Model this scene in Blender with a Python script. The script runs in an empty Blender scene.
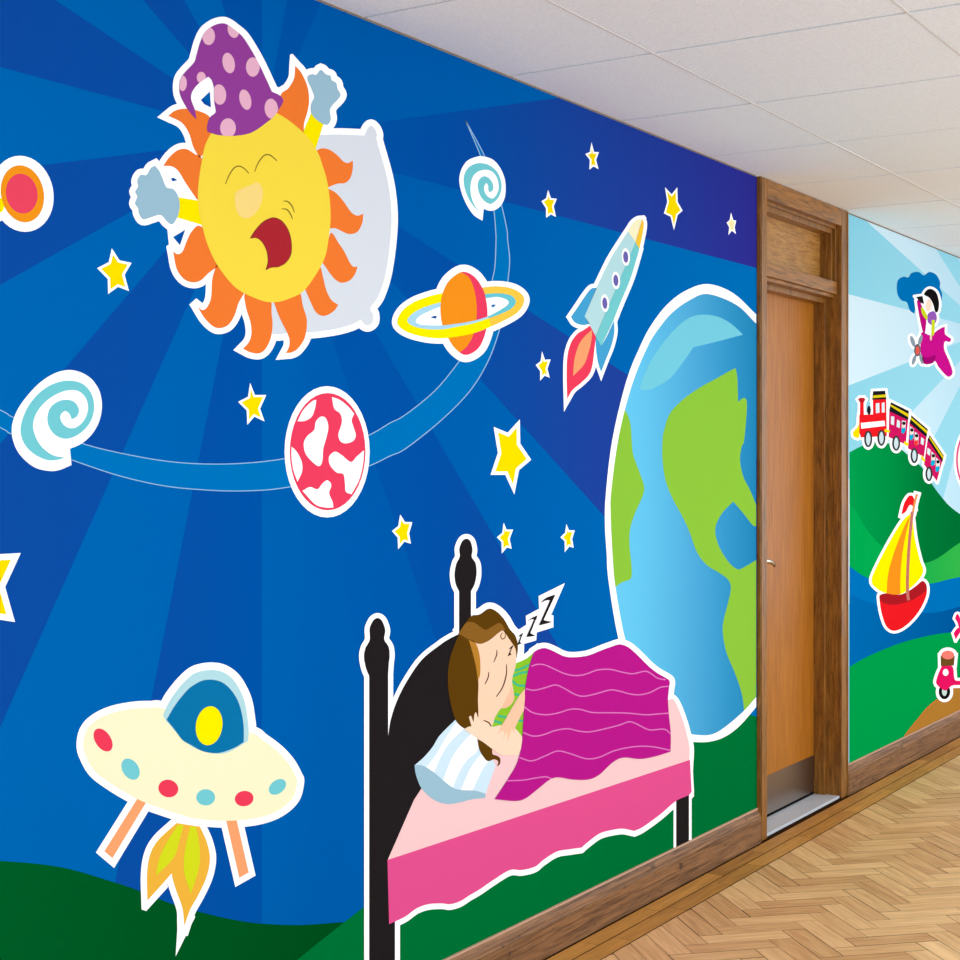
import bpy, bmesh, math, random
import numpy as np
from mathutils import Vector
from mathutils.geometry import delaunay_2d_cdt

random.seed(7)
SC = bpy.context.scene
COL = SC.collection

# ------------------------------------------------------------------ camera geometry
F = 1535.0                     # focal length in pixels of a 960 px wide frame
TH = math.atan2(1470 - 480, F)   # angle between the view axis and the corridor wall
ST, CT = math.sin(TH), math.cos(TH)
DW = 2.4                       # camera to mural wall (the wall is the plane y = 0)
EYE = 1.5154
HORIZON = 463.0
CEIL = 2.664
SKIRT = 0.1296                 # top of the baseboard

def wall_pt(x, y, h=0.0):
    """picture point -> (s, z) on the plane lying h in front of the mural wall"""
    t = (x - 480.0) / F
    d = DW - h
    s = d * (t * ST + CT) / (ST - t * CT)
    dep = s * CT + d * ST
    return s, EYE - (y - HORIZON) * dep / F

# ------------------------------------------------------------------ materials
MATS = {}
def lin(c):
    c = c / 255.0
    return c / 12.92 if c <= 0.04045 else ((c + 0.055) / 1.055) ** 2.4

GAIN = 1.06
INK = 1.22                     # reflectance scale of the printed vinyl
def rgb(c, g=GAIN):
    return tuple(min(0.97, lin(v) / g) for v in c) + (1.0,)

def new_mat(name):
    m = bpy.data.materials.new(name)
    m.use_nodes = True
    n = m.node_tree.nodes
    b = n.get('Principled BSDF')
    return m, m.node_tree, b

def flat(c):
    """matt printed vinyl of one colour"""
    c = tuple(c)
    if c not in MATS:
        m, nt, b = new_mat('vinyl_print_%d_%d_%d' % c)
        b.inputs['Base Color'].default_value = rgb(c, 1.06 if min(c) > 250 else INK)
        b.inputs['Roughness'].default_value = 0.75
        b.inputs['Specular IOR Level'].default_value = 0.0
        MATS[c] = m
    return MATS[c]

def ramp_mat(name, stops):
    """printed left-to-right colour run along the wall; stops = (picture x, colour)"""
    m, nt, b = new_mat(name)
    N, L = nt.nodes, nt.links
    g = N.new('ShaderNodeNewGeometry')
    sx = N.new('ShaderNodeSeparateXYZ')
    mr = N.new('ShaderNodeMapRange')
    s0 = wall_pt(stops[0][0], 463)[0]; s1 = wall_pt(stops[-1][0], 463)[0]
    mr.inputs['From Min'].default_value = s0
    mr.inputs['From Max'].default_value = s1
    cr = N.new('ShaderNodeValToRGB')
    el = cr.color_ramp.elements
    while len(el) < len(stops): el.new(0.5)
    for e, (x, c) in zip(el, stops):
        e.position = (wall_pt(x, 463)[0] - s0) / (s1 - s0)
    for e, (x, c) in zip(el, stops):
        e.color = rgb(c, INK)
    L.new(g.outputs['Position'], sx.inputs[0]); L.new(sx.outputs['X'], mr.inputs['Value'])
    L.new(mr.outputs[0], cr.inputs[0]); L.new(cr.outputs[0], b.inputs['Base Color'])
    b.inputs['Roughness'].default_value = 0.75
    b.inputs['Specular IOR Level'].default_value = 0.0
    return m

def wood(name, dark, light, scale=(1, 1, 1), rough=0.45, spec=0.35, knots=0.0, fine=60.0):
    m, nt, b = new_mat(name)
    N, L = nt.nodes, nt.links
    tc = N.new('ShaderNodeTexCoord')
    mp = N.new('ShaderNodeMapping'); mp.inputs['Scale'].default_value = scale
    L.new(tc.outputs['Object'], mp.inputs[0])
    n1 = N.new('ShaderNodeTexNoise'); n1.inputs['Scale'].default_value = 9.0
    n1.inputs['Detail'].default_value = 5; n1.inputs['Distortion'].default_value = 0.6
    n2 = N.new('ShaderNodeTexNoise'); n2.inputs['Scale'].default_value = fine
    n2.inputs['Detail'].default_value = 3
    L.new(mp.outputs[0], n1.inputs['Vector']); L.new(mp.outputs[0], n2.inputs['Vector'])
    mx = N.new('ShaderNodeMath'); mx.operation = 'MULTIPLY_ADD'
    mx.inputs[1].default_value = 0.45
    L.new(n2.outputs['Fac'], mx.inputs[0]); L.new(n1.outputs['Fac'], mx.inputs[2])
    cr = N.new('ShaderNodeValToRGB')
    cr.color_ramp.elements[0].position = 0.5; cr.color_ramp.elements[0].color = rgb(dark)
    cr.color_ramp.elements[1].position = 0.95; cr.color_ramp.elements[1].color = rgb(light)
    L.new(mx.outputs[0], cr.inputs[0])
    out = cr.outputs[0]
    if knots:
        vn = N.new('ShaderNodeTexNoise'); vn.inputs['Scale'].default_value = 22.0
        vn.inputs['Detail'].default_value = 2
        mp2 = N.new('ShaderNodeMapping'); mp2.inputs['Scale'].default_value = (0.7, 1, 1.4)
        L.new(tc.outputs['Object'], mp2.inputs[0]); L.new(mp2.outputs[0], vn.inputs['Vector'])
        c2 = N.new('ShaderNodeValToRGB')
        c2.color_ramp.elements[0].position = 0.67; c2.color_ramp.elements[0].color = (0, 0, 0, 1)
        c2.color_ramp.elements[1].position = 0.74; c2.color_ramp.elements[1].color = (knots,) * 3 + (1,)
        L.new(vn.outputs['Fac'], c2.inputs[0])
        mm = N.new('ShaderNodeMixRGB'); mm.inputs['Color2'].default_value = rgb((62, 38, 20))
        L.new(c2.outputs[0], mm.inputs['Fac']); L.new(out, mm.inputs['Color1'])
        out = mm.outputs[0]
    L.new(out, b.inputs['Base Color'])
    bp = N.new('ShaderNodeBump'); bp.inputs['Strength'].default_value = 0.15
    bp.inputs['Distance'].default_value = 0.004
    L.new(mx.outputs[0], bp.inputs['Height']); L.new(bp.outputs[0], b.inputs['Normal'])
    b.inputs['Roughness'].default_value = rough
    b.inputs['Specular IOR Level'].default_value = spec
    return m

def metal(name, c, rough=0.35):
    m, nt, b = new_mat(name)
    N, L = nt.nodes, nt.links
    tc = N.new('ShaderNodeTexCoord')
    mp = N.new('ShaderNodeMapping'); mp.inputs['Scale'].default_value = (1, 1, 30)
    n = N.new('ShaderNodeTexNoise'); n.inputs['Scale'].default_value = 30
    L.new(tc.outputs['Object'], mp.inputs[0]); L.new(mp.outputs[0], n.inputs['Vector'])
    mr = N.new('ShaderNodeMapRange'); mr.inputs['To Min'].default_value = rough - .08
    mr.inputs['To Max'].default_value = rough + .1
    L.new(n.outputs['Fac'], mr.inputs['Value']); L.new(mr.outputs[0], b.inputs['Roughness'])
    b.inputs['Base Color'].default_value = rgb(c); b.inputs['Metallic'].default_value = 1.0
    return m

# ------------------------------------------------------------------ tracing helpers
class Tile:
    """points noted on an enlarged crop with origin (x0, y0) and magnification k"""
    def __init__(s, x0, y0, k): s.x0, s.y0, s.k = x0, y0, k
    def raw(s, txt):
        out = []
        for w in txt.split():
            c = w.endswith('*')
            a, b_ = w.rstrip('*').split(',')
            out.append((s.x0 + float(a) / s.k, s.y0 + float(b_) / s.k, c))
        return out
    def __call__(s, txt): return smooth(s.raw(txt))
    def ell(s, cx, cy, rx, ry, rot=0):
        return ellipse(s.x0 + cx / s.k, s.y0 + cy / s.k, rx / s.k, ry / s.k, rot)
    def line(s, txt, w, taper=True): return stroke([(a, b_) for a, b_, _ in s.raw(txt)], w, taper)

def crom(p0, p1, p2, p3, t):
    return tuple(0.5 * (2 * b_ + (c - a) * t + (2 * a - 5 * b_ + 4 * c - d) * t * t + (3 * b_ - a - 3 * c + d) * t ** 3)
                 for a, b_, c, d in zip(p0, p1, p2, p3))

def open_curve(pts, n=5):
    if len(pts) == 2: return [pts[0], pts[1]]
    P = [tuple(2 * a - b_ for a, b_ in zip(pts[0], pts[1]))] + list(pts) + [tuple(2 * a - b_ for a, b_ in zip(pts[-1], pts[-2]))]
    out = []
    for i in range(1, len(P) - 2):
        for k in range(n): out.append(crom(P[i - 1], P[i], P[i + 1], P[i + 2], k / n))
    out.append(pts[-1])
    return out

def smooth(raw, n=5):
    pts = [(a, b_) for a, b_, _ in raw]
    cs = [i for i, r in enumerate(raw) if r[2]]
    m = len(pts)
    if not cs:
        out = []
        for i in range(m):
            for k in range(n): out.append(crom(pts[i - 1], pts[i], pts[(i + 1) % m], pts[(i + 2) % m], k / n))
        return out
    out = []
    for a, b_ in zip(cs, cs[1:] + [cs[0] + m]):
        seg = [pts[i % m] for i in range(a, b_ + 1)]
        out += open_curve(seg, n)[:-1]
    return out

def ellipse(cx, cy, rx, ry, rot=0, n=40):
    c, s = math.cos(math.radians(rot)), math.sin(math.radians(rot))
    out = []
    for i in range(n):
        a = 2 * math.pi * i / n
        x, y = rx * math.cos(a), ry * math.sin(a)
        out.append((cx + x * c - y * s, cy + x * s + y * c))
    return out

def stroke(pts, w, taper=True):
    c = open_curve(pts, 6)
    L, R = [], []
    for i, p in enumerate(c):
        a, b_ = c[max(0, i - 1)], c[min(len(c) - 1, i + 1)]
        dx, dy = b_[0] - a[0], b_[1] - a[1]
        l = math.hypot(dx, dy) or 1
        f = i / (len(c) - 1)
        ww = w * 0.5 * ((0.45 + 0.55 * math.sin(math.pi * min(1, max(0, 0.08 + 0.84 * f)))) if taper else 1)
        L.append((p[0] - dy / l * ww, p[1] + dx / l * ww)); R.append((p[0] + dy / l * ww, p[1] - dx / l * ww))
    return L + R[::-1]

def area(p):
    return 0.5 * sum(p[i - 1][0] * p[i][1] - p[i][0] * p[i - 1][1] for i in range(len(p)))

def clean(p, eps=1e-3):
    out = []
    for q in p:
        if not out or math.hypot(q[0] - out[-1][0], q[1] - out[-1][1]) > eps: out.append(q)
    while len(out) > 2 and math.hypot(out[0][0] - out[-1][0], out[0][1] - out[-1][1]) <= eps: out.pop()
    return out

def grow(p, w, limit=2.6):
    p = clean(p, 0.02)
    if area(p) < 0: p = p[::-1]
    n = len(p); out = []
    for i in range(n):
        a, b_, c = p[i - 1], p[i], p[(i + 1) % n]
        d1 = (b_[0] - a[0], b_[1] - a[1]); d2 = (c[0] - b_[0], c[1] - b_[1])
        l1, l2 = math.hypot(*d1), math.hypot(*d2)
        n1 = (d1[1] / l1, -d1[0] / l1); n2 = (d2[1] / l2, -d2[0] / l2)
        k = 1 + n1[0] * n2[0] + n1[1] * n2[1]
        cross = d1[0] * d2[1] - d1[1] * d2[0]
        convex = cross > 0
        if w < 0: convex = not convex
        if k > 1e-3:
            m = ((n1[0] + n2[0]) / k, (n1[1] + n2[1]) / k); ln = math.hypot(*m)
        else:
            m, ln = n1, 99
        if convex and ln > limit:
            # blunt the spike at the limit
            t1 = (d1[0] / l1, d1[1] / l1); t2 = (d2[0] / l2, d2[1] / l2)
            e = min(limit, ln) - 0.6
            out.append((b_[0] + w * n1[0] + abs(w) * e * t1[0], b_[1] + w * n1[1] + abs(w) * e * t1[1]))
            out.append((b_[0] + w * n2[0] - abs(w) * e * t2[0], b_[1] + w * n2[1] - abs(w) * e * t2[1]))
        else:
            if not convex and ln > 3: m = (m[0] * 3 / ln, m[1] * 3 / ln)
            out.append((b_[0] + w * m[0], b_[1] + w * m[1]))
    return out

def winding(px, py, poly):
    p = np.array(poly); x, y = p[:, 0], p[:, 1]
    x2, y2 = np.roll(x, -1), np.roll(y, -1)
    w = np.zeros(len(px), int)
    for i in range(len(x)):
        up = (y[i] <= py) & (y2[i] > py); dn = (y[i] > py) & (y2[i] <= py)
        if not (up.any() or dn.any()): continue
        isl = (x2[i] - x[i]) * (py - y[i]) - (px - x[i]) * (y2[i] - y[i])
        w += (up & (isl > 0)).astype(int) - (dn & (isl < 0)).astype(int)
    return w

def region(add, sub=(), clip=None):
    """triangulated (union of add) minus (union of sub), inside clip"""
    polys = [clean(p) for p in list(add) + list(sub) + ([clip] if clip else [])]
    V, E = [], []
    for p in polys:
        o = len(V); V += [Vector(q) for q in p]
        E += [(o + i, o + (i + 1) % len(p)) for i in range(len(p))]
    v, e, f = delaunay_2d_cdt(V, E, [], 0, 1e-4)[:3]
    P = np.array([tuple(q) for q in v])
    T = np.array([list(t) for t in f])
    cx, cy = P[T][:, :, 0].mean(1), P[T][:, :, 1].mean(1)
    keep = np.zeros(len(T), bool)
    for p in add:
        q = clean(p)
        if area(q) < 0: q = q[::-1]
        keep |= winding(cx, cy, q) > 0
    for p in sub: keep &= winding(cx, cy, clean(p)) == 0
    if clip: keep &= winding(cx, cy, clean(clip)) != 0
    return P, T[keep]

STEP = 0.00025                 # thickness of one vinyl layer
def slab(name, P, T, mat, layer, org, parent, base=None):
    """a film of vinyl: front and back faces and the cut edge"""
    h0, h1 = (layer - 1 if base is None else base) * STEP + 0.00002, layer * STEP
    used = sorted(set(T.flatten().tolist()))
    idx = {v: i for i, v in enumerate(used)}
    n = len(used)
    front, back = [], []
    for v in used:
        s, z = wall_pt(P[v][0], P[v][1], h1)
        front.append((s - org[0], -h1 - org[1], z - org[2])); back.append((s - org[0], -h0 - org[1], z - org[2]))
    faces = []; ec = {}
    for t in T:
        a, b_, c = (idx[int(q)] for q in t)
        A, B, C = front[a], front[b_], front[c]
        nrm = (B[0] - A[0]) * (C[2] - A[2]) - (B[2] - A[2]) * (C[0] - A[0])
        if nrm < 0: b_, c = c, b_
        faces.append((a, b_, c)); faces.append((a + n, c + n, b_ + n))
        for u, w in ((a, b_), (b_, c), (c, a)):
            if (w, u) in ec: del ec[(w, u)]
            else: ec[(u, w)] = 1
    for u, w in ec: faces.append((w, u, u + n, w + n))
    me = bpy.data.meshes.new(name); me.from_pydata(front + back, [], faces); me.update()
    o = bpy.data.objects.new(name, me); me.materials.append(mat); COL.objects.link(o)
    if parent: o.parent = parent
    return o

def tag(o, label, cat=None, group=None, kind=None):
    if label: o['label'] = label
    if cat: o['category'] = cat
    if group: o['group'] = group
    if kind: o['kind'] = kind
    return o

class Decal:
    """one sticker on the wall: an Empty with vinyl parts"""
    def __init__(s, name, label, cat, at, group=None):
        s.direct = name in ('star_sticker', 'spiral_galaxy_sticker', 'blotched_planet_sticker', 'ringed_planet_sticker')
        w = wall_pt(*at)
        s.org = (w[0], 0.0, w[1])
        s.root = bpy.data.objects.new(name, None); COL.objects.link(s.root)
        s.root.location = s.org; s.root.empty_display_size = 0.05
        tag(s.root, label, cat, group)
    def part(s, name, col, layer, polys, sub=(), clip=None, parent=None, label=None, base=None):
        if polys and isinstance(polys[0][0], (int, float)): polys = [polys]
        P, T = region(polys, sub, clip)
        m = col if isinstance(col, bpy.types.Material) else flat(col)
        if name == 'white_border' and base is None and s.direct: base = 1     # stuck straight on the rays
        o = slab(name, P, T, m, layer, s.org, parent or s.root, base)
        if label: o['label'] = label
        return o
    def back(s, polys, w, sub=(), clip=None, limit=2.6, extra=(), layer=2, base=None):
        """the white die-cut border round the printed shapes"""
        add = []
        for q in polys:
            if isinstance(q, tuple) and isinstance(q[0], list): add.append(grow(q[0], q[1], q[2] if len(q) > 2 else limit))
            else: add.append(grow(q, w, limit))
        return s.part('white_border', WHITE, layer, add + list(extra), sub, clip, label='white die-cut border', base=base)

WHITE = (255, 255, 255)
YEL = (255, 226, 0)
PXT = Tile(0, 0, 1)

# ------------------------------------------------------------------ box helpers
def box_bm(bm, x0, x1, y0, y1, z0, z1):
    v = [bm.verts.new((x, y, z)) for x in (x0, x1) for y in (y0, y1) for z in (z0, z1)]
    for f in ((0, 1, 3, 2), (4, 6, 7, 5), (0, 4, 5, 1), (2, 3, 7, 6), (0, 2, 6, 4), (1, 5, 7, 3)):
        bm.faces.new([v[i] for i in f])

def mesh_obj(name, bm, mat, parent=None, bevel=0.0, kind=None, smooth_=False):
    bmesh.ops.recalc_face_normals(bm, faces=bm.faces[:])
    me = bpy.data.meshes.new(name); bm.to_mesh(me); bm.free()
    o = bpy.data.objects.new(name, me); COL.objects.link(o)
    for m in (mat if isinstance(mat, (list, tuple)) else [mat]): me.materials.append(m)
    if parent: o.parent = parent
    if bevel:
        md = o.modifiers.new('bevel', 'BEVEL'); md.width = bevel; md.segments = 2; md.limit_method = 'ANGLE'
    if smooth_:
        for p in me.polygons: p.use_smooth = True
    if kind: o['kind'] = kind
    return o

def boxes(name, lst, mat, parent=None, bevel=0.0, kind=None):
    bm = bmesh.new()
    for b_ in lst: box_bm(bm, *b_)
    return mesh_obj(name, bm, mat, parent, bevel, kind)

def extrude_x(name, prof, x0, x1, mat, parent=None, kind=None, bevel=0):
    """profile of (y, z) points swept along the wall"""
    bm = bmesh.new()
    a = [bm.verts.new((x0, y, z)) for y, z in prof]; c = [bm.verts.new((x1, y, z)) for y, z in prof]
    n = len(prof)
    for i in range(n): bm.faces.new([a[i], a[(i + 1) % n], c[(i + 1) % n], c[i]])
    bm.faces.new(a[::-1]); bm.faces.new(c)
    return mesh_obj(name, bm, mat, parent, bevel, kind)

# ------------------------------------------------------------------ room shell
X0, X1 = -1.5, 14.0            # run of the corridor that is built
YR = -4.0                      # far side of the corridor floor and ceiling
SL, SR = 5.765, 6.795          # outer edges of the door frame
plaster = flat((225, 222, 214))
boxes('wall_left', [(X0, SL, 0, 0.22, -0.05, CEIL + .05), (SR, X1, 0, 0.22, -0.05, CEIL + .05)], plaster, kind='structure')

# ---- floor: herringbone blocks with a straight border
def floor_mat(name, light, dark):
    m, nt, b = new_mat(name)
    N, L = nt.nodes, nt.links
    uv = N.new('ShaderNodeUVMap'); uv.uv_map = 'grain'
    mp = N.new('ShaderNodeMapping'); mp.inputs['Scale'].default_value = (5, 60, 1)
    L.new(uv.outputs[0], mp.inputs[0])
    n1 = N.new('ShaderNodeTexNoise'); n1.inputs['Scale'].default_value = 1.0; n1.inputs['Detail'].default_value = 6
    n1.inputs['Distortion'].default_value = 0.8
    L.new(mp.outputs[0], n1.inputs['Vector'])
    at = N.new('ShaderNodeAttribute'); at.attribute_name = 'tone'
    ad = N.new('ShaderNodeMath'); ad.operation = 'MULTIPLY_ADD'; ad.inputs[1].default_value = 0.8
    L.new(n1.outputs['Fac'], ad.inputs[0])
    sp = N.new('ShaderNodeSeparateXYZ'); L.new(at.outputs['Vector'], sp.inputs[0])
    L.new(sp.outputs['X'], ad.inputs[2])
    cr = N.new('ShaderNodeValToRGB')
    cr.color_ramp.elements[0].position = 0.2; cr.color_ramp.elements[0].color = rgb(dark)
    cr.color_ramp.elements[1].position = 1.0; cr.color_ramp.elements[1].color = rgb(light)
    L.new(ad.outputs[0], cr.inputs[0])
    # worn scuffs
    tc = N.new('ShaderNodeTexCoord')
    n3 = N.new('ShaderNodeTexNoise'); n3.inputs['Scale'].default_value = 3.0; n3.inputs['Detail'].default_value = 4
    L.new(tc.outputs['Object'], n3.inputs['Vector'])
    mr = N.new('ShaderNodeMapRange'); mr.inputs['From Min'].default_value = .35; mr.inputs['From Max'].default_value = .7
    mr.inputs['To Min'].default_value = 0.42; mr.inputs['To Max'].default_value = 0.58
    L.new(n3.outputs['Fac'], mr.inputs['Value']); L.new(mr.outputs[0], b.inputs['Roughness'])
    L.new(cr.outputs[0], b.inputs['Base Color'])
    b.inputs['Specular IOR Level'].default_value = 0.25
    return m
gap = flat((58, 36, 20))
oak = floor_mat('herringbone_oak', (252, 206, 144), (176, 116, 60))
oak_border = floor_mat('border_oak', (222, 158, 74), (128, 78, 28))

def clip_half(poly, f):
    out = []
    for i in range(len(poly)):
        a, b_ = poly[i - 1], poly[i]
        fa, fb = f(a), f(b_)
        if (fa >= 0) != (fb >= 0):
            t = fa / (fa - fb); out.append(tuple(p + (q - p) * t for p, q in zip(a, b_)))
        if fb >= 0: out.append(b_)
    return out

bm = bmesh.new()
uvl = bm.loops.layers.uv.new('grain'); tl = bm.loops.layers.float_color.new('tone')
def plank(poly, e, mi, z=0.0, tone=None):
    if len(poly) < 3: return
    tone = random.uniform(0.06, 0.40) if tone is None else tone
    ou, ov = random.uniform(0, 50), random.uniform(0, 50)
    vs = [bm.verts.new((p[0], p[1], z)) for p in poly]
    f = bm.faces.new(vs); f.material_index = mi
    for l in f.loops:
        x, y = l.vert.co.x, l.vert.co.y
        l[uvl].uv = (x * e[0] + y * e[1] + ou, -x * e[1] + y * e[0] + ov)
        l[tl] = (tone, tone, tone, 1)
W_, L_ = 0.08, 0.283
r2 = math.sqrt(0.5)
EU, EV = (-r2, -r2), (-r2, r2)
ORG = (5.335, -0.582)
BORDER = -0.172
def uv2w(u, v): return (ORG[0] + u * EU[0] + v * EV[0], ORG[1] + u * EU[1] + v * EV[1])
FX0, FX1, FY1 = 1.0, 13.0, YR
for m_ in range(-12, 12):
    for n_ in range(-120, 120):
        bu, bv = n_ * W_ + m_ * L_, n_ * W_ - m_ * L_
        c = uv2w(bu, bv)
        if not (FX0 - .5 < c[0] < FX1 + .5 and FY1 - .5 < c[1] < 0.5): continue
        for (u0, u1, v0, v1, e) in ((bu, bu + L_, bv, bv + W_, EU), (bu - W_, bu, bv, bv + L_, EV)):
            g = random.choice((0.0004, 0.0006, 0.0009, 0.0013, 0.0020))
            q = [uv2w(u0 + g, v0 + g), uv2w(u1 - g, v0 + g), uv2w(u1 - g, v1 - g), uv2w(u0 + g, v1 - g)]
            q = clip_half(q, lambda p: BORDER - 0.0015 - p[1])
            q = clip_half(q, lambda p: p[1] - FY1)
            q = clip_half(q, lambda p: p[0] - FX0) if q else q
            q = clip_half(q, lambda p: FX1 - p[0]) if q else q
            if q: plank(q, e, 0)
for (y0, y1) in ((-0.032, -0.098), (-0.101, BORDER + .002)):
    x = FX0 - random.random() * .3
    while x < FX1:
        l = random.uniform(0.28, 0.55)
        plank([(x + .001, y1 + .0008), (x + l - .001, y1 + .0008), (x + l - .001, y0), (x, y0)], (1, 0), 1)
        x += l
sub = [bm.verts.new(p) for p in ((X0, YR, -.0025), (X1, YR, -.0025), (X1, 0.0, -.0025), (X0, 0.0, -.0025))]
f = bm.faces.new(sub); f.material_index = 2
low = [bm.verts.new(p) for p in ((X0, YR, -.05), (X1, YR, -.05), (X1, 0.0, -.05), (X0, 0.0, -.05))]
bm.faces.new(low[::-1]).material_index = 2
for i in range(4): bm.faces.new([sub[i], low[i], low[(i + 1) % 4], sub[(i + 1) % 4]]).material_index = 2
me = bpy.data.meshes.new('floor'); bm.to_mesh(me); bm.free()
fl = bpy.data.objects.new('floor', me); COL.objects.link(fl)
for m in (oak, oak_border, gap): me.materials.append(m)
fl['kind'] = 'structure'

# ---- ceiling: lay-in tiles
def ceil_mat():
    m, nt, b = new_mat('ceiling_tile')
    N, L = nt.nodes, nt.links
    tc = N.new('ShaderNodeTexCoord')
    n = N.new('ShaderNodeTexNoise'); n.inputs['Scale'].default_value = 150; n.inputs['Detail'].default_value = 4
    L.new(tc.outputs['Object'], n.inputs['Vector'])
    cr = N.new('ShaderNodeValToRGB')
    cr.color_ramp.elements[0].position = .35; cr.color_ramp.elements[0].color = rgb((232, 238, 242), 1.0)
    cr.color_ramp.elements[1].position = .6; cr.color_ramp.elements[1].color = rgb((242, 248, 252), 1.0)
    L.new(n.outputs['Fac'], cr.inputs[0]); L.new(cr.outputs[0], b.inputs['Base Color'])
    bp = N.new('ShaderNodeBump'); bp.inputs['Strength'].default_value = .25; bp.inputs['Distance'].default_value = .002
    L.new(n.outputs['Fac'], bp.inputs['Height']); L.new(bp.outputs[0], b.inputs['Normal'])
    b.inputs['Roughness'].default_value = .9; b.inputs['Specular IOR Level'].default_value = .1
    return m
tile_m = ceil_mat()
grid_m = flat((168, 164, 156))
bar_m = flat((244, 242, 239))
PS = 0.7146; S0 = 3.167; PY = 0.72; Y0 = -0.474
bm = bmesh.new()
xs = [S0 + PS * k for k in range(-6, 16)]
ys = [-0.004, Y0] + [Y0 - PY * k for k in range(1, 5)]
for i in range(len(xs) - 1):
    for j in range(len(ys) - 1):
        dz = random.uniform(0, 0.0015)
        g = 0.006
        box_bm(bm, max(X0, xs[i] + g), xs[i + 1] - g, ys[j + 1] + .005, ys[j] - (.005 if j else 0), CEIL + dz, CEIL + 0.012)
n0 = len(bm.faces)
box_bm(bm, X0, X1, YR, 0.0, CEIL + .0125, CEIL + .06)
for f in bm.faces[:][n0:]: f.material_index = 1
n1 = len(bm.faces)
for y in ys[1:-1]: box_bm(bm, X0, X1, y - .0035, y + .0035, CEIL - .0005, CEIL + .011)
bm.faces.ensure_lookup_table()
for f in bm.faces[:][n1:]: f.material_index = 2
mesh_obj('ceiling', bm, [tile_m, grid_m, bar_m], kind='structure')

# ---- baseboards and trims
skirt_m = wood('baseboard_wood', (80, 50, 26), (152, 106, 66), (.5, 8, 12), rough=.5, spec=.3, knots=.85, fine=40)
prof = [(0, -.002), (-.020, -.002), (-.020, .098), (-.016, .103), (-.016, .108), (-.013, .118), (-.007, .126), (-.006, SKIRT), (0, SKIRT)]
extrude_x('baseboard_left', prof, X0, SL - .002, skirt_m, kind='structure')
extrude_x('baseboard_far', prof, SR + .002, X1, skirt_m, kind='structure')
tan = flat((150, 130, 116))
extrude_x('trim_1', [(0, CEIL - .0035), (-.004, CEIL - .0035), (-.004, CEIL - .0005), (0, CEIL - .0005)], X0, SL - .002, tan, kind='structure')
extrude_x('trim_2', [(0, CEIL - .0035), (-.004, CEIL - .0035), (-.004, CEIL - .0005), (0, CEIL - .0005)], SR + .002, X1, tan, kind='structure')
lit_edge = flat((206, 168, 142))  # pale strips paint in the light on the baseboard's top face
boxes('lit_strip_left', [(X0, SL - .002, -.0072, 0, SKIRT, SKIRT + .006)], lit_edge, kind='structure')
boxes('lit_strip_far', [(SR + .002, X1, -.0072, 0, SKIRT, SKIRT + .006)], lit_edge, kind='structure')
boxes('trim_3', [(SR + .001, SR + .010, -.0022, 0, SKIRT, CEIL - .007)], flat((236, 236, 232)), kind='structure')

# ------------------------------------------------------------------ the door
frame_m = wood('door_frame_wood', (94, 57, 17), (162, 108, 42), (9, 9, .9), rough=.32, spec=.35)
rail_m = wood('door_rail_wood', (94, 57, 17), (168, 112, 46), (.9, 9, 9), rough=.32, spec=.35)
leaf_m = wood('door_leaf_wood', (148, 86, 18), (182, 114, 32), (10, 10, .5), rough=.3, spec=.28)
panel_m = wood('transom_panel_wood', (134, 86, 30), (190, 138, 68), (1, 9, 9), rough=.35, spec=.35)
IL, IR = 5.835, 6.71           # inner edges of the opening
door = bpy.data.objects.new('door_1', None); COL.objects.link(door)
door.location = ((IL + IR) / 2, 0, 0); door['kind'] = 'structure'
def dpart(name, lst, mat, bevel=0.0, parent=None, label=None):
    dx = door.location.x
    o = boxes(name, [(a - dx, b_ - dx, c, d, e, g) for a, b_, c, d, e, g in lst], mat, parent or door, bevel)
    if label: o['label'] = label
    return o
P_ = -.016                     # how far the architrave stands proud
top = 2.586
dpart('architrave', [(SL, IL, P_, .0, 0, CEIL - .001), (IR, SR, P_, .0, 0, CEIL - .001), 
                     (SL + .004, SL + .016, P_ - .004, P_, 0, CEIL - .006), (SR - .016, SR - .004, P_ - .004, P_, 0, CEIL - .006)], frame_m, .003)
dpart('architrave_head', [(IL, IR, P_, .0, top, CEIL - .001)], rail_m, .003)
dpart('jamb', [(SL + .001, IL, .0005, .2, 0, CEIL - .002), (IR, SR - .001, .0005, .2, 0, CEIL - .002), (IL, IR, .0005, .2, top, CEIL - .002)], frame_m, .002)
dpart('door_stop', [(IR - .022, IR, .056, .108, 0.012, 2.262), (IL, IL + .022, .056, .108, 0.012, 2.262),
                    (IL + .022, IR - .022, .056, .108, 2.238, 2.262)], frame_m, .0015)
dpart('transom_bar', [(IL, IR, .004, .16, 2.278, 2.334), (IL, IR, .018, .16, 2.262, 2.278)], rail_m, .003)
dpart('transom_frame', [(IL, IL + .030, .022, .1, 2.334, top), (IR - .030, IR, .022, .1, 2.334, top), (IL + .03, IR - .03, .022, .1, top - .036, top),
                        (IL, IL + .012, .008, .022, 2.334, top), (IR - .012, IR, .008, .022, 2.334, top), (IL + .012, IR - .012, .008, .022, top - .014, top)], frame_m, .002)
dpart('transom_panel', [(IL + .03, IR - .03, .075, .095, 2.334, top - .036)], panel_m)
sill_m = metal('threshold_metal', (205, 208, 214), .5); sill_m.node_tree.nodes['Principled BSDF'].inputs['Metallic'].default_value = .25
leaf = dpart('door_leaf', [(IL + .004, IR - .004, .108, .150, .022, 2.24)], leaf_m, .002)
dpart('kick_plate', [(IL + .03, IR - .016, .1062, .108, .024, .188)], metal('kick_plate_steel', (150, 138, 128), .3), 0, leaf, 'brushed steel kick plate')
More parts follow.
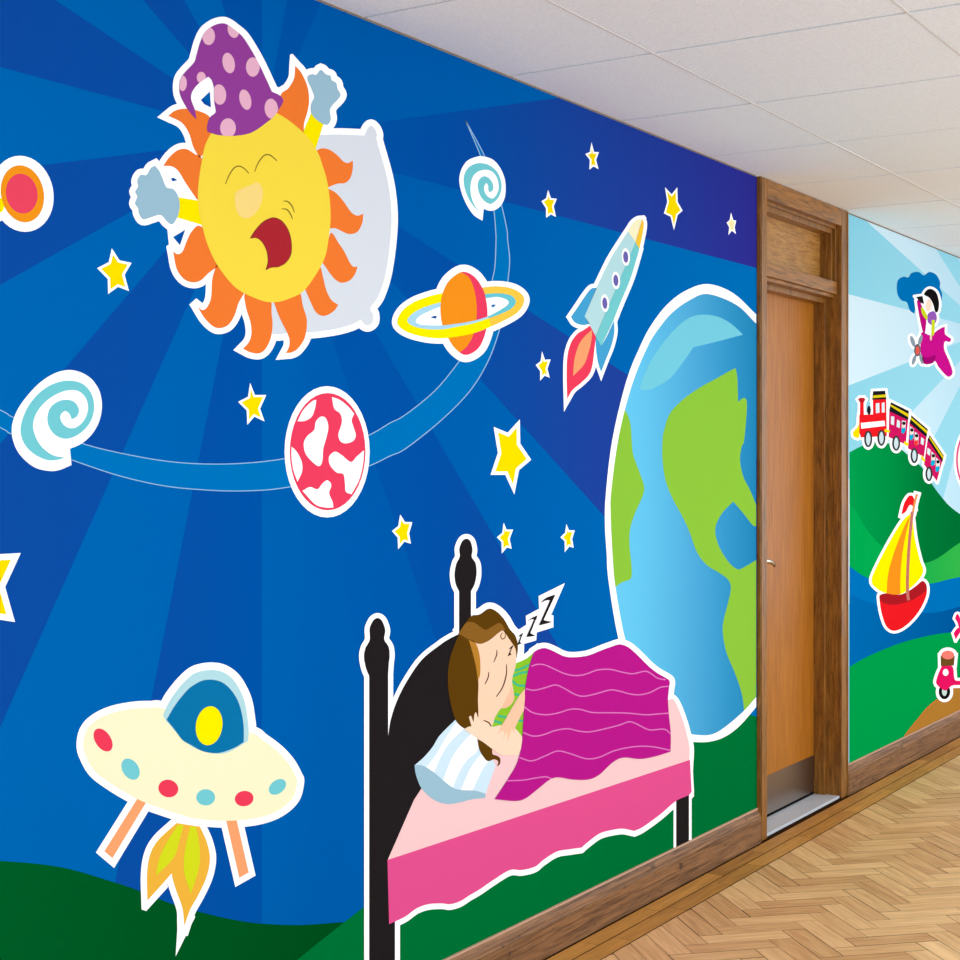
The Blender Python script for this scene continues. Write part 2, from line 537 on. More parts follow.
dpart('dark_gap_strip', [(IL + .004, IR - .004, .106, .148, .0125, .0225)], flat((26, 26, 28)), 0, leaf, 'added black strip darkening the gap under the door')  # black strip added to stop light leaking under the leaf
dpart('threshold', [(IL, IR, -.006, .2, 0.0, .012)], sill_m, .002, None, 'silver metal threshold')
# lever handle
hm = metal('handle_steel', (205, 200, 192), .22)
def tube(bm, pts, rad, n=12):
    rings = []
    for i, p in enumerate(pts):
        a = Vector(pts[max(0, i - 1)]); b_ = Vector(pts[min(len(pts) - 1, i + 1)])
        d = (b_ - a).normalized(); u = d.orthogonal().normalized() if i == 0 else (rings_u - d * rings_u.dot(d)).normalized()
        rings_u = u; w = d.cross(u)
        r = rad[i] if isinstance(rad, (list, tuple)) else rad
        rings.append([bm.verts.new(Vector(p) + (u * math.cos(2 * math.pi * k / n) + w * math.sin(2 * math.pi * k / n)) * r) for k in range(n)])
    for a, b_ in zip(rings, rings[1:]):
        for k in range(n): bm.faces.new([a[k], a[(k + 1) % n], b_[(k + 1) % n], b_[k]])
    bm.faces.new(rings[0][::-1]); bm.faces.new(rings[-1])
dx = door.location.x
HX, HZ = IL + .142, 1.108
bm = bmesh.new()
tube(bm, [(HX - dx, .108, HZ), (HX - dx, .101, HZ)], [.026, .025], 24)
tube(bm, [(HX - dx, .102, HZ), (HX - dx, .075, HZ), (HX + .004 - dx, .062, HZ), (HX + .02 - dx, .055, HZ + .001), (HX + .06 - dx, .054, HZ - .004), (HX + .10 - dx, .056, HZ - .014), (HX + .122 - dx, .060, HZ - .026)],
     [.011, .010, .010, .0105, .010, .009, .006])
h = mesh_obj('door_handle', bm, hm, leaf, smooth_=True); h['label'] = 'steel lever door handle'

# ------------------------------------------------------------------ murals
def sector_mesh(name, mats, sectors, centre, bounds, parent, org, layer=1):
    """printed fan of rays: wall pieces round a centre; sectors = (angle0, angle1, material index)"""
    h = layer * STEP
    bm = bmesh.new()
    x0, x1, z0, z1 = bounds
    for a0, a1, mi in sectors:
        R = 40.0
        if a1 <= a0: a1 += 2 * math.pi
        k = max(1, int((a1 - a0) / 0.6) + 1)
        q = [centre] + [(centre[0] + R * math.cos(a0 + (a1 - a0) * i / k), centre[1] + R * math.sin(a0 + (a1 - a0) * i / k)) for i in range(k + 1)]
        for fn in (lambda p: p[0] - x0, lambda p: x1 - p[0], lambda p: p[1] - z0, lambda p: z1 - p[1]):
            q = clip_half(q, fn) if q else q
        q = clean(q, 1e-6)
        if len(q) < 3: continue
        f = bm.faces.new([bm.verts.new((p[0] - org[0], -h, p[1] - org[2])) for p in q]); f.material_index = mi
        g = bm.faces.new([bm.verts.new((p[0] - org[0], -.00002, p[1] - org[2])) for p in q[::-1]]); g.material_index = mi
    me = bpy.data.meshes.new(name); bm.normal_update()
    for f in bm.faces:
        if f.calc_center_median().y < -h * .5 and f.normal.y > 0: f.normal_flip()
    bm.to_mesh(me); bm.free()
    o = bpy.data.objects.new(name, me); COL.objects.link(o); o.parent = parent
    for m in mats: me.materials.append(m)
    return o

def fan(centre_px, rays, first):
    """rays = picture points lying on the successive ray edges -> wall angles"""
    c = wall_pt(*centre_px)
    A = []
    for p in rays:
        w = wall_pt(*p); A.append(math.atan2(w[1] - c[1], w[0] - c[0]))
    return c, A

# --- night sky mural
NS = Decal('space_mural', 'deep blue printed mural of fanned rays above dark green hills left of the door', 'wall mural', (300, 925))
light_m = ramp_mat('mural_blue_light', [(-250, (0, 103, 180)), (0, (0, 102, 179)), (230, (0, 97, 176)), (330, (0, 91, 171)), (450, (0, 93, 173)), (600, (0, 100, 178)), (757, (0, 112, 188))])
dark_m = ramp_mat('mural_blue_dark', [(-250, (14, 74, 160)), (0, (13, 76, 162)), (150, (9, 78, 164)), (250, (0, 82, 166)), (330, (0, 84, 167)), (440, (3, 79, 164)), (520, (16, 73, 160)), (600, (30, 66, 157)), (680, (38, 58, 153)), (757, (48, 46, 148))])
rays_px = [(0, 67), (55, 0), (143, 0), (184, 0), (221, 0), (262, 0), (287, 0), (320, 5), (372, 30), (447, 113), (669, 245), (626, 374), (604, 516), (506, 557), (431, 625), (347, 605), (262, 800), (155, 680), (110, 480), (72, 360), (0, 285), (43, 165)]
cN, A = fan((262, 138), rays_px, 0)
cols = [1, 0, 1, 0, 1, 0, 1, 0, 1, 0, 1, 0, 1, 0, 1, 0, 0, 1, 0, 1, 0, 1]
# sector k lies between ray k and ray k+1 (clockwise on the wall)
# order: k=0 between (0,67) and (55,0) ...
cols = {0: 1, 1: 0, 2: 1, 3: 0, 4: 1, 5: 0, 6: 1, 7: 0, 8: 1, 9: 1, 10: 0, 11: 1, 12: 0, 13: 1, 14: 1, 15: 0, 16: 1, 17: 0, 18: 1, 19: 0, 20: 1, 21: 0}
cols[8] = 0
mid_m = ramp_mat('mural_blue_mid', [(-250, (0, 92, 172)), (262, (0, 92, 172)), (330, (0, 90, 171)), (450, (0, 86, 169)), (757, (0, 84, 168))])
cols[14] = 2
sect = []
for k in range(len(A)):
    a_hi, a_lo = A[k], A[(k + 1) % len(A)]      # clockwise: angle decreases
    sect.append((a_lo, a_hi, cols[k]))
sector_mesh('ray_field', [light_m, dark_m, mid_m], sect, cN, (X0, SL - .0005, SKIRT + .0062, CEIL - .004), NS.root, NS.org)

def below(line_txt, ext):
    return smooth(PXT.raw(line_txt + ' ' + ext))
def base_y(x): return 808 + .4839 * (757 - x)
BASE_CLIP = [(-900, -900), (1400, -900), (1400, base_y(1400)), (-900, base_y(-900))]
wall_right = [(-900, -900), (756.7, -900), (756.7, base_y(756.7)), (-900, base_y(-900))]
e_out = PXT('707.5,284 685,291 666.7,305 652,324 641.7,343 626.7,380 612.5,439 605.8,495 605,525 606.7,553 608.5,580 618,636.7 632,680 655,720 680,738 700,742.3 720,739 738,727.5 756.2,707* 756.2,314.5* 733,293')
hill_dk = ramp_mat('mural_hill_dark', [(-250, (0, 98, 42)), (0, (0, 92, 38)), (150, (0, 86, 33)), (345, (0, 76, 27))])
near_hill = PXT('200,1078* 250,1000 297,960 365,906 450,840 550,760 650,718 700,706 751,715 757,719* 757,900* 560,960*')
NS.part('hill', hill_dk, 2, [PXT('-420,905* -250,885 -120,868 -50,861 0,861 60,867 110,881 140,891 172,904 200,912 230,919 260,923.5 300,925 345,922 400,918* 400,1000* -420,1400*')], sub=[near_hill], clip=wall_right, label='dark green hill')
NS.part('hill', (0, 115, 54), 2, [near_hill], clip=wall_right, label='brighter green hill')
band = NS.part('orbit_band', (0, 115, 188), 2, [
    PXT('-200,340* -60,384 0,410 12.5,417 45,430 84,444 120,453 165,461 206,464 247,463 285,458.5 330,449 368,435.5 390,423 405,415 435,390.6 459,361.5 477,335 487,305 492.5,279 495,265 496,240 495.6,230 494,210.6 490,185 480.6,156 465.6,120.6* 484.7,156 495,183 502,207 507,230 507.7,240 509.7,260 508,280 505,305 499,331.5 487.5,362.5 468.7,392.5 438.7,422.5 405,449 390,456 369,466 330,480 292,486.5 268,489.8 237,491 206,490 165,486 120,476 72,460 45,449 11,434 0,427.5 -60,400 -200,352*')])
ln = (150, 190, 226)
for nm, t in (('upper', '-60,384 0,410 12.5,417 45,430 84,444 120,453 165,461 206,464 247,463 285,458.5 330,449 368,435.5 390,423 405,415 435,390.6 459,361.5 477,335 487,305 492.5,279 495,265 496,240 495.6,230 494,210.6 490,185 480.6,156 465.6,120.6'),
              ('lower', '465.6,120.6 484.7,156 495,183 502,207 507,230 507.7,240 509.7,260 508,280 505,305 499,331.5 487.5,362.5 468.7,392.5 438.7,422.5 405,449 390,456 369,466 330,480 292,486.5 268,489.8 237,491 206,490 165,486 120,476 72,460 45,449 11,434 0,427.5 -60,400')):
    NS.part('edge_line', ln, 3, PXT.line(t, .95, False), parent=band)

# --- daytime mural beyond the door
DS = Decal('seaside_mural', 'pale blue sky mural with green hills and a blue river right of the door', 'wall mural', (905, 730))
lt_m = ramp_mat('mural_sky_light', [(847, (216, 241, 252)), (905, (206, 236, 249)), (960, (190, 229, 246)), (1100, (180, 225, 243))])
dk_m = ramp_mat('mural_sky_dark', [(847, (142, 214, 234)), (905, (150, 217, 236)), (960, (152, 219, 238)), (1100, (150, 217, 236))])
cD, B = fan((988, 331), [(847.4, 386), (847.4, 294), (865, 220), (934.4, 246.7), (957, 256), (990, 240), (1020, 270), (1040, 330), (1020, 400), (985, 480), (948, 480), (935.5, 434), (912.6, 411)], 0)
cc = [0, 1, 0, 1, 0, 1, 0, 1, 0, 1, 0, 1, 0]
cc = [0, 1, 0, 1, 0, 1, 0, 1, 0, 0, 1, 0, 1]
sect = []
for k in range(len(B)):
    sect.append((B[(k + 1) % len(B)], B[k], cc[k]))
sector_mesh('ray_field', [lt_m, dk_m], sect, cD, (SR + .0105, X1, SKIRT + .0062, CEIL - .004), DS.root, DS.org)
xl = 849.6
DCL = [(xl, -900), (1160, -900), (1160, base_y(1160)), (xl, base_y(xl))]
def dline(t, ext): return PXT(t + ' ' + ext)
DS.part('meadow', ramp_mat('mural_meadow', [(849, (0, 166, 80)), (905, (8, 172, 78)), (960, (52, 182, 74))]), 2, [dline('840,480* 865,524 881.7,543 905,560 923.3,550 938,520 955,530 990,545 1040,560 1180,575*', '1180,640* 840,640*')], clip=DCL)
DS.part('hill', ramp_mat('mural_hill_green', [(849, (0, 156, 76)), (890, (0, 142, 68)), (925, (0, 118, 54)), (960, (0, 110, 50))]), 3,
        [dline('800,480* 830,462 848.4,453 862,446 876,442.4 891,444 902,450 910,457 919.5,465 925,472 934,487 942,497.5 949,505.5 960,514 985,530 1020,543 1060,548*', '1010,522* 975,534 955,546 938,558 923.3,563.3 905,562 884,548 868,531 849,503 800,470*')], clip=DCL)
DS.part('river', (0, 114, 188), 3, [dline('840,562* 849,566 865,576.7 890,584 927.5,584 955,578 1000,570 1060,560 1180,545*', '1180,650* 959,650* 840,690*')], clip=DCL)
DS.part('river_shade', ramp_mat('mural_river_deep', [(849, (0, 106, 178)), (905, (0, 98, 168)), (960, (0, 86, 156))]), 4, [dline('840,590* 849,594 871,603 900,612 923,613 940,611.7 955,608 1000,597 1060,585 1180,570*', '1180,650* 959,650* 840,690*')], clip=DCL, label='deeper blue water')
DS.part('hill', (0, 160, 76), 5, [dline('820,690* 849,667.5 871,655 902.5,642.5 934,634.7 959,632 1000,630 1060,632 1180,640*', '1180,900* 820,900*')], clip=DCL, label='bright green foreground hill')
path = dline('880,775* 901.8,740 918,719 927.5,707.6 938,699 949,691.7 960,686.5 1000,672 1060,660 1180,650*', '1180,900* 880,900*')
pth = DS.part('path', (184, 128, 50), 6, [path], clip=DCL)
DS.part('edge_line', (222, 112, 44), 7, PXT.line('880,775 901.8,740 918,719 927.5,707.6 938,699 949,691.7 960,686.5 1000,672', .8, False), clip=DCL, parent=pth)
PL = Tile(890, 255, 7.386)
DS.part('cloud', (0, 114, 184), 2, [PL('50,240 60,185 100,160 135,165 160,133 210,125 250,150 290,125 340,145 370,200 368,240 385,290 378,345* 250,310* 200,310* 180,435* 145,405 125,350 85,335 58,295')], clip=DCL, label='blue cloud')

# ------------------------------------------------------------------ stickers on the space mural
# sun
T2, T3, T4, T5, T6, T7, T8 = Tile(160, 0, 6), Tile(280, 40, 6.857), Tile(120, 140, 6), Tile(270, 120, 6.4), Tile(160, 240, 6.857), Tile(270, 240, 6.857), Tile(200, 130, 6.857)
S = Decal('sun_sticker', 'yawning yellow sun sticker in a purple spotted nightcap leaning on a white pillow', 'wall sticker', (275, 300))
pillow = PXT('315,137* 321,135 340,134.5 364.6,135.5* 367.5,129 371,125.7 374.8,129 377,134.8 377,141 385.6,171.6 390,195 391.6,220 389.6,248 385,276.5 378,297 370.6,307.8 373,314.4 372.8,321.7 368.4,325.3 364,324 361,319.5* 351.7,324.6 335.6,329 313.7,332 292,332.6 270,332 262,300*')
face = PXT('225,117 250,108 276.7,113 304,133 317,151 323,167 328,185.6 330.6,213.8 328.6,238.8 323,262 305,289.6 290,298.3 277,302 263,301 241.7,291.8 230,282 218,266 211,253 206,240 202.5,226.7 199,211.7 198,190 201.7,161.7 207.5,140')
cap = T2('285,790* 350,810 450,815 550,795 640,735 690,690 735,620 738,595 715,570 672,550* 640,480 600,395 560,320 500,225 450,180 405,148 370,140 320,155 270,195 240,260 220,330 205,375 150,435 122,480 118,550 140,610 180,675 218,715* 210,660 188,600 190,560 210,525 240,495 290,460* 310,480 325,530 325,600 335,660 330,680 300,705 283,755')
flames = [
    T2('50,695* 90,665 150,652 230,665 300,705 310,800 260,920 235,945* 200,880 175,800 130,735'),
    T4('260,155* 300,100 350,60 400,55 450,85 490,110 490,240 465,360* 430,310 390,250 350,185 310,158'),
    T4('320,670* 345,685 375,670 400,610 430,550 480,515 560,600 600,730 530,800 480,845 430,853 380,830 340,770'),
    T6('260,460* 290,480 320,465 350,400 358,280 375,210 400,175 500,270 580,340 540,430 510,520 470,580 420,603 370,595 310,540'),
    T6('570,745* 610,700 628,640 620,560 590,460 585,360 680,395 758,410 765,500 772,580 760,670 725,745 680,777 620,770'),
    T7('110,775* 130,735 135,690 120,640 70,540 35,450 28,405 120,390 200,350 225,450 250,530 252,600 235,680 190,745 150,770'),
    T7('235,325* 290,260 340,180 365,260 385,340 420,410 468,445* 440,485 400,512 360,520 320,500 290,450'),
    T7('350,140* 390,40 420,-50 470,20 510,80 545,150 570,182 600,182* 585,230 550,275 500,293 460,280 420,240'),
    T5('362,435* 420,465 470,520 520,590 560,612 597,600* 590,660 560,715 510,730 460,712 420,693 375,695*'),
    T5('280,205* 330,182 380,190 430,225 470,265 500,275 530,260* 530,310 515,370 480,403 430,408 362,435* 320,300'),
    T2('812,395* 850,440 885,520 895,600 885,670 865,740 862,810* 780,760 690,700 725,570 770,530 805,470')]
arms = [T4('345,343* 490,367* 510,515* 335,462*'), T3('215,500* 300,570* 235,775* 150,650*')]
hands = [T4('210,155* 235,185 255,230 280,285 320,295 350,340 358,400 345,460 315,505 285,490 245,450 190,462 140,475 115,440 110,410 92,380 105,340 93,310 110,280 105,245 125,210 160,210 185,170'),
         T3('190,250 220,235 250,238 280,205 315,235 345,245 355,275 385,295 395,335 415,375 395,410 365,440 342,480 348,540 330,578 295,575 250,545 215,500 215,440 235,390 215,330 195,290')]
S.back([(pillow, 6.3), (cap, 6.6), face] + [(f_, 6.0, (3.4, 2.4, 1.7, 1.7)[i_] if i_ < 4 else 2.4) for i_, f_ in enumerate(flames)] + arms + [(h_, 6.2) for h_ in hands], 6.0, limit=2.4,
       extra=[T4('280,495* 485,515* 430,560* 350,700* 315,725* 296,650*'), T2('200,480* 340,470* 340,690* 230,700* 190,600*'), T4('225,140* 300,140* 470,362* 350,348* 275,290*')],
       sub=[T2('245,600* 300,548* 306,645* 265,625*'), T4('305,230* 322,228 345,241* 315,249*'), T4('318,582* 392,538* 360,632*')])
S.part('pillow', (220, 227, 235), 3, [pillow], label='pale grey pillow')
for f_ in flames: S.part('flame', (245, 125, 50), 4, [f_])
for a_ in arms: S.part('arm', (255, 236, 0), 4, [a_])
for h_ in hands: S.part('glove', (157, 194, 212), 5, [h_], label='pale blue gloved hand')
fc = S.part('face', (251, 222, 70), 5, [face], label='egg yellow face')
mouth = T8('348,740* 380,690 430,635 480,608 520,605 565,630 605,690 625,770 622,850 590,905 540,935 490,940 455,955* 468,900 460,830 430,770 390,738')
S.part('mouth_outline', (96, 62, 40), 6, [grow(mouth, .55, 1.6)], parent=fc)
S.part('mouth', (174, 41, 50), 7, [mouth], parent=fc, label='dark red open mouth')
S.part('nose', (252, 221, 132), 6, [T8('240,470 245,430 290,400 340,380 390,360 420,385 432,430 420,500 390,560 350,595 310,605 265,580 243,520')], parent=fc)
for t_, w_ in (('175,370 200,310 235,260 270,248 305,265 335,298', 1.3), ('375,285 400,225 440,175 475,170 505,190 528,212', 1.3)):
    S.part('eye', (140, 118, 44), 6, T8.line(t_, w_), parent=fc)
for t_, w_ in (('572,488 600,490 630,520 648,565', 1.3), ('560,540 595,545 620,575 635,612', 1.3)):
    S.part('cheek_line', (140, 118, 44), 6, T8.line(t_, w_), parent=fc)
cp = S.part('nightcap', (149, 64, 153), 6, [cap], label='purple nightcap')
for e in ((292, 217, 38, 53, 0), (440, 180, 33, 48, -15), (412, 378, 36, 62, -12), (557, 402, 41, 58, 0), (248, 465, 27, 34, 0), (136, 500, 25, 46, 0), (357, 567, 40, 61, -5), (512, 598, 34, 62, -14), (668, 652, 40, 60, -5), (408, 768, 47, 58, 0)):
    S.part('spot', (238, 182, 205), 7, [T2.ell(*e)], clip=cap, parent=cp)

# spirals
SPA = Tile(0, 360, 8)
D1 = Decal('spiral_galaxy_sticker', 'large teal and white spiral sticker at the left end of the orbit band', 'wall sticker', (57, 470))
D1.part('white_border', WHITE, 4, [SPA('545,80 650,100 740,160 800,260 815,380 790,500 730,600 650,670 560,710* 572,840* 480,878 400,888 280,860 170,770 110,660 95,540 130,420 200,310 310,190 430,110')])
D1.part('swirl', (117, 206, 214), 5, [SPA('520,782* 450,800 370,798 270,750 195,670 165,570 185,460 240,350 330,250 430,190 540,165 650,185 720,250 752,340 745,440 700,530 620,600 530,630 450,605 395,540 380,460 405,380 470,330 540,318 600,340 632,400 615,450 575,475* 555,430 520,408 485,440 490,490 530,535 590,545 650,510 690,450 705,380 690,310 640,255 570,240 480,260 380,320 300,410 265,510 280,600 330,690 420,760')])
SPB = Tile(440, 110, 8)
D2 = Decal('spiral_galaxy_sticker', 'small teal and white spiral sticker near the top of the orbit band', 'wall sticker', (482, 218))
D2.part('white_border', WHITE, 4, [SPB('340,370 420,395 480,460 520,560 522,680 490,760 440,800 390,805 350,790* 340,885* 270,840 210,750 170,650 155,560 170,480 215,410 280,378')])
D2.part('swirl', (117, 206, 214), 5, [SPB('318,815* 270,770 225,700 195,610 193,530 220,470 270,435 330,425 400,445 460,500 490,580 488,650 460,710 410,750 365,735 325,690 303,620 310,565 345,532 385,540 420,585 425,635 400,660* 388,640 385,605 370,585 352,620 365,670 400,705 435,700 465,650 470,600 455,540 420,495 370,478 310,490 265,530 245,600 248,680 275,760')])

# orange planet cut by the left edge
D3 = Decal('orange_planet_sticker', 'orange ringed planet sticker with a pink core at the upper left edge', 'wall sticker', (22, 230))
ring = PXT('6,200* 3,211* -30,226 -58,228 -74,214 -66,196 -40,186*')
D3.back([(ellipse(22.5, 193.8, 21.3, 28.8, -12), 9.5), (ring, 8)], 9, layer=2)
D3.part('ring', (255, 240, 0), 3, [ring])
D3.part('disc', (248, 152, 28), 4, [ellipse(22.5, 193.8, 21.3, 28.8, -12)])
D3.part('core', (240, 72, 98), 5, [ellipse(21.8, 193.6, 15.7, 20, -10)])

# ringed planet
SA = Tile(380, 240, 6)
D4 = Decal('ringed_planet_sticker', 'orange and pink planet sticker circled by a tilted yellow ring', 'wall sticker', (463, 355))
planet = SA('490,192 560,215 610,280 637,360 645,460 632,560 590,650 515,690 450,650 405,580 375,510 363,430 370,340 410,250')
r_out = SA('105,500 130,430 200,375 290,340 370,320 480,300 615,285 700,278 790,290 850,325 865,370 830,430 760,475 665,520 560,560 460,580 360,590 260,580 160,550')
r_mid = SA('165,490 185,450 250,410 360,375 500,345 630,325 720,320 790,335 815,370 790,410 720,445 650,470 560,500 460,520 380,535 290,535 210,520')
r_in = SA('215,485 240,455 300,425 365,400 500,370 645,348 710,342 765,360 770,385 730,415 655,455 560,485 470,500 380,512 290,512 235,505')
cut = SA('376,512* 363,430 370,340 410,250 490,188 560,213 612,280 640,370 646,456* 560,485 470,501')
D4.back([(planet, 7.2), (r_out, 5.4)], 6, layer=4, sub=[SA('303,466* 322,456 342,456* 338,472*'), SA('665,397* 676,388 697,387* 680,406*')])
pl = D4.part('planet', (247, 148, 29), 5, [planet])
D4.part('shaded_side', (239, 64, 97), 6, [SA('485,190* 540,232 575,340 580,460 560,570 520,640 475,676* 520,700* 600,690* 660,500* 650,340* 600,200*')], clip=planet, parent=pl, label='pink crescent of the planet')
lclip = [SA.raw('0,0 600,0 600,420 644,450 656,480 672,540 672,700 0,700')[i][:2] for i in range(8)]
rclip = [SA.raw('600,0 1000,0 1000,700 672,700 672,540 656,480 644,450 600,420')[i][:2] for i in range(8)]
rg = D4.part('ring', (255, 242, 0), 7, [r_out], sub=[r_mid, cut], clip=lclip)
D4.part('ring_end', (254, 206, 72), 7, [r_out], sub=[r_mid, cut], clip=rclip, parent=rg, label='amber end of the ring')
D4.part('inner_ring', (172, 221, 241), 7, [r_mid], sub=[r_in, cut], clip=lclip, parent=rg)
D4.part('inner_ring', (104, 202, 217), 7, [r_mid], sub=[r_in, cut], clip=rclip, parent=rg, label='teal end of the inner ring')

# red blotched planet
RP = Tile(270, 370, 6)
D5 = Decal('blotched_planet_sticker', 'red oval planet sticker with white blotches across the orbit band', 'wall sticker', (327, 510))
disc = RP.ell(346, 490, 227, 352)
D5.part('white_border', WHITE, 4, [RP.ell(343, 491, 255, 394)])
dd = D5.part('disc', (239, 64, 97), 5, [disc])
inner = RP.ell(346, 490, 218, 342)
for t_ in ('278,178* 250,190 200,240 165,308* 210,305 250,280 270,230',
           '372,162* 420,180 470,220 505,262* 490,300 500,340 515,390 500,425 460,440 425,430 410,390 425,340 432,300 420,260 385,230',
           '305,280 335,290 350,340 340,400 320,470 315,540 300,575 270,565 215,505 203,440 225,395 265,360 275,310',
           '130,460* 160,490 190,550 192,610 165,670* 140,600 128,530',
           '390,490 430,510 485,552 520,520 565,480* 560,560 540,650 490,745* 455,730 450,680 440,625 400,615 360,570 355,520',
           '345,662 368,690 355,740 375,790 380,825* 330,825 270,805 195,725* 240,702 285,715 315,680'):
    D5.part('blotch', WHITE, 6, [RP(t_)], clip=inner, parent=dd)

# rocket
RA, RB = Tile(550, 210, 8), Tile(530, 300, 8)
D6 = Decal('rocket_sticker', 'pale teal rocket sticker trailing a red flame', 'wall sticker', (600, 390))
body = RA('625,170* 685,255* 365,1015* 320,925* 277,850* 370,625* 480,400 560,270')
side = RA('685,255* 715,310* 690,400 640,560 560,750 500,900 410,1090* 365,1010*')
nose = RA('625,170* 660,110 700,78 740,72* 685,258*')
nose2 = RA('738,73* 750,100 748,150 735,220 715,312* 684,256*')
finl = RA('375,622* 330,630 280,690 220,780 168,855* 200,900 260,920 318,912* 277,850*')
finr = RB('672,165* 675,260 650,370 610,470 570,575* 545,500 530,400 525,290* 570,370* 620,280')
fire = RB('480,205* 528,295* 515,400 500,520 470,600 400,670 340,720 298,790* 294,600 300,450 330,340 380,270 430,240')
D6.back([(body, 4, 1.5), (side, 4, 1.5), (nose, 3.6, 1.2), (nose2, 3.3, 1.2), (finl, 4.2, 1.5), (finr, 3.2, 3), (fire, 3.6, 4.4)], 4)
D6.part('hull', (184, 225, 229), 3, [body])
D6.part('hull_side', (117, 206, 210), 3, [side], label='teal side of the hull')
D6.part('nose_cone', (254, 248, 204), 4, [nose])
D6.part('nose_cone', (255, 203, 58), 4, [nose2], label='gold side of the nose cone')
D6.part('fin', (70, 165, 214), 3, [finl]); D6.part('fin', (70, 165, 214), 4, [finr])
fr = D6.part('flame', (240, 64, 92), 4, [fire])
D6.part('flame_core', (248, 164, 112), 5, [RB('497,238* 490,330 465,430 430,520 345,608* 355,480 390,360 440,290')], parent=fr)
for (x_, y_) in ((607, 376), (528, 563), (440, 745)):
    w_ = D6.part('porthole', WHITE, 4, [RA.ell(x_, y_, 32, 70, -4)])
    D6.part('porthole_glass', (110, 102, 176), 5, [RA.ell(x_ - 1, y_, 20, 46, -4)], parent=w_)

# earth
E1, E2 = Tile(600, 280, 6), Tile(600, 420, 6)
D7 = Decal('earth_sticker', 'huge blue and green earth sticker cut off by the door frame', 'wall sticker', (700, 735))
e_in = PXT('708,294 690,300 673,312 660,327 648,346 632,385 619,436 611.5,490 610.8,515 613,560 616,590 625,638 638,676 660,714 680,730 698,735 716.7,732.5 741.7,713 756.2,697* 756.2,323.7* 736.7,305')
D7.part('white_border', WHITE, 4, [e_out], base=2)
oc = D7.part('ocean', ramp_mat('earth_ocean', [(612, (106, 204, 244)), (640, (100, 199, 240)), (690, (80, 172, 220)), (725, (54, 152, 204)), (757, (32, 134, 186))]), 5, [e_in])
D7.part('highlight', (117, 206, 226), 6, [E1('240,655* 260,580 320,460 400,350 470,275 550,220 640,208 720,225 790,265 858,328* 700,370 560,403* 500,490 420,590 330,645 280,662')], parent=oc)
D7.part('continent', (141, 199, 62), 6, [E2('145,-70* 170,-20 185,40 192,140 200,210 240,320 265,400 255,460 210,560 180,660 178,760 190,880 185,950 130,975 90,1005* -40,900* -40,100*')], clip=e_in)
D7.part('continent', (141, 199, 62), 6, [E2('815,-305 825,-240 828,-110* 868,-132 882,-80 865,120 850,160 840,240 860,340 900,420 937,510* 937,636* 915,630 860,560 800,490* 740,550 700,620 692,680 715,760 770,850 825,895 870,880 937,840* 937,1660* 865,1745* 850,1640 810,1520 760,1400 738,1290 740,1210 770,1090 785,1010 770,960 720,920 640,870 580,790 540,680 500,590 440,480 395,370 375,240 375,120 385,60 420,-40 500,-125 600,-195 700,-250 770,-290 800,-305')], clip=e_in)

# flying saucer
UP, UQ, UR, US, UT = Tile(70, 655, 8), Tile(185, 655, 8), Tile(70, 740, 8), Tile(185, 740, 6.4), Tile(110, 800, 6)
D8 = Decal('flying_saucer_sticker', 'cream flying saucer sticker with red and blue dots blasting off at lower left', 'wall sticker', (190, 850))
def px(t, s): return ['%.2f,%.2f%s' % (a, b_, '*' if c else '') for a, b_, c in t.raw(s)]
body = PXT(' '.join(px(UP, '108,720 130,610 200,530 330,465 500,430 640,423 750,430') + px(UQ, '150,560 520,620 620,680 740,770 830,870 885,970') +
                    px(US, '718,270 690,370 600,450 480,495 330,515 200,515 60,502') + px(UR, '960,620 800,570 600,500 480,440 330,350 200,250 130,130')))
dome = PXT(' '.join(px(UP, '745,480* 800,365 880,255') + px(UQ, '50,165 120,132 210,120 300,135 380,190 440,280 480,380 500,500 510,600 503,690* 300,790 50,730') + px(UP, '770,530*')))
glass = PXT(' '.join(px(UP, '773,517* 850,390 940,280') + px(UQ, '80,235 140,205 210,197 290,215 360,270 420,360 455,470 470,580 470,697* 400,740 300,778 220,785 130,765 50,720 -20,680') + px(UP, '840,600')))
legs = [UR('540,468* 610,498* 340,945* 275,890*'), US('262,508* 330,508* 408,848* 348,882*')]
fire = UT('400,138* 540,160* 580,250 600,350 580,460 530,570 480,660 447,755* 435,650 400,550 378,480 370,440* 300,520 225,603* 222,450 240,330 290,240')
D8.back([(body, 7), (dome, 7.6), (legs[0], 6.5), (legs[1], 6), (fire, 6.2, 2.0)], 7, limit=4, layer=3, extra=[UT('402,640* 404,780* 394,938* 512,700* 470,640*')])
D8.part('hull', (251, 247, 206), 5, [body])
for l_ in legs: D8.part('landing_leg', (250, 166, 112), 4, [l_])
fr = D8.part('flame', (243, 184, 62), 4, [fire])
for t_ in ('408,150* 442,150* 415,250 380,350 275,455* 300,340 350,240', '483,158* 515,160* 535,260 535,400 485,562* 445,430 450,300'):
    D8.part('flame_core', (215, 225, 32), 5, [UT(t_)], parent=fr)
dm = D8.part('dome', (180, 223, 230), 6, [dome])
gl = D8.part('cockpit', (12, 117, 170), 7, [glass], parent=dm)
D8.part('pilot', (255, 241, 0), 7.6, [UQ.ell(193, 566, 106, 157, 8)], parent=dm, label='yellow oval inside the cockpit')
for nm, e, c_ in ((UP, (265, 680, 62, 102, -33), 0), (UR, (485, 233, 64, 92, -33), 1), (UR, (787, 388, 80, 70, 15), 0), (US, (133, 367, 60, 52, 0), 1), (US, (379, 375, 60, 49, -10), 0), (US, (592, 300, 62, 42, -38), 1)):
    D8.part('light', ((240, 62, 90), (117, 206, 214))[c_], 6, [nm.ell(*e)], label=('red light', 'pale blue light')[c_])

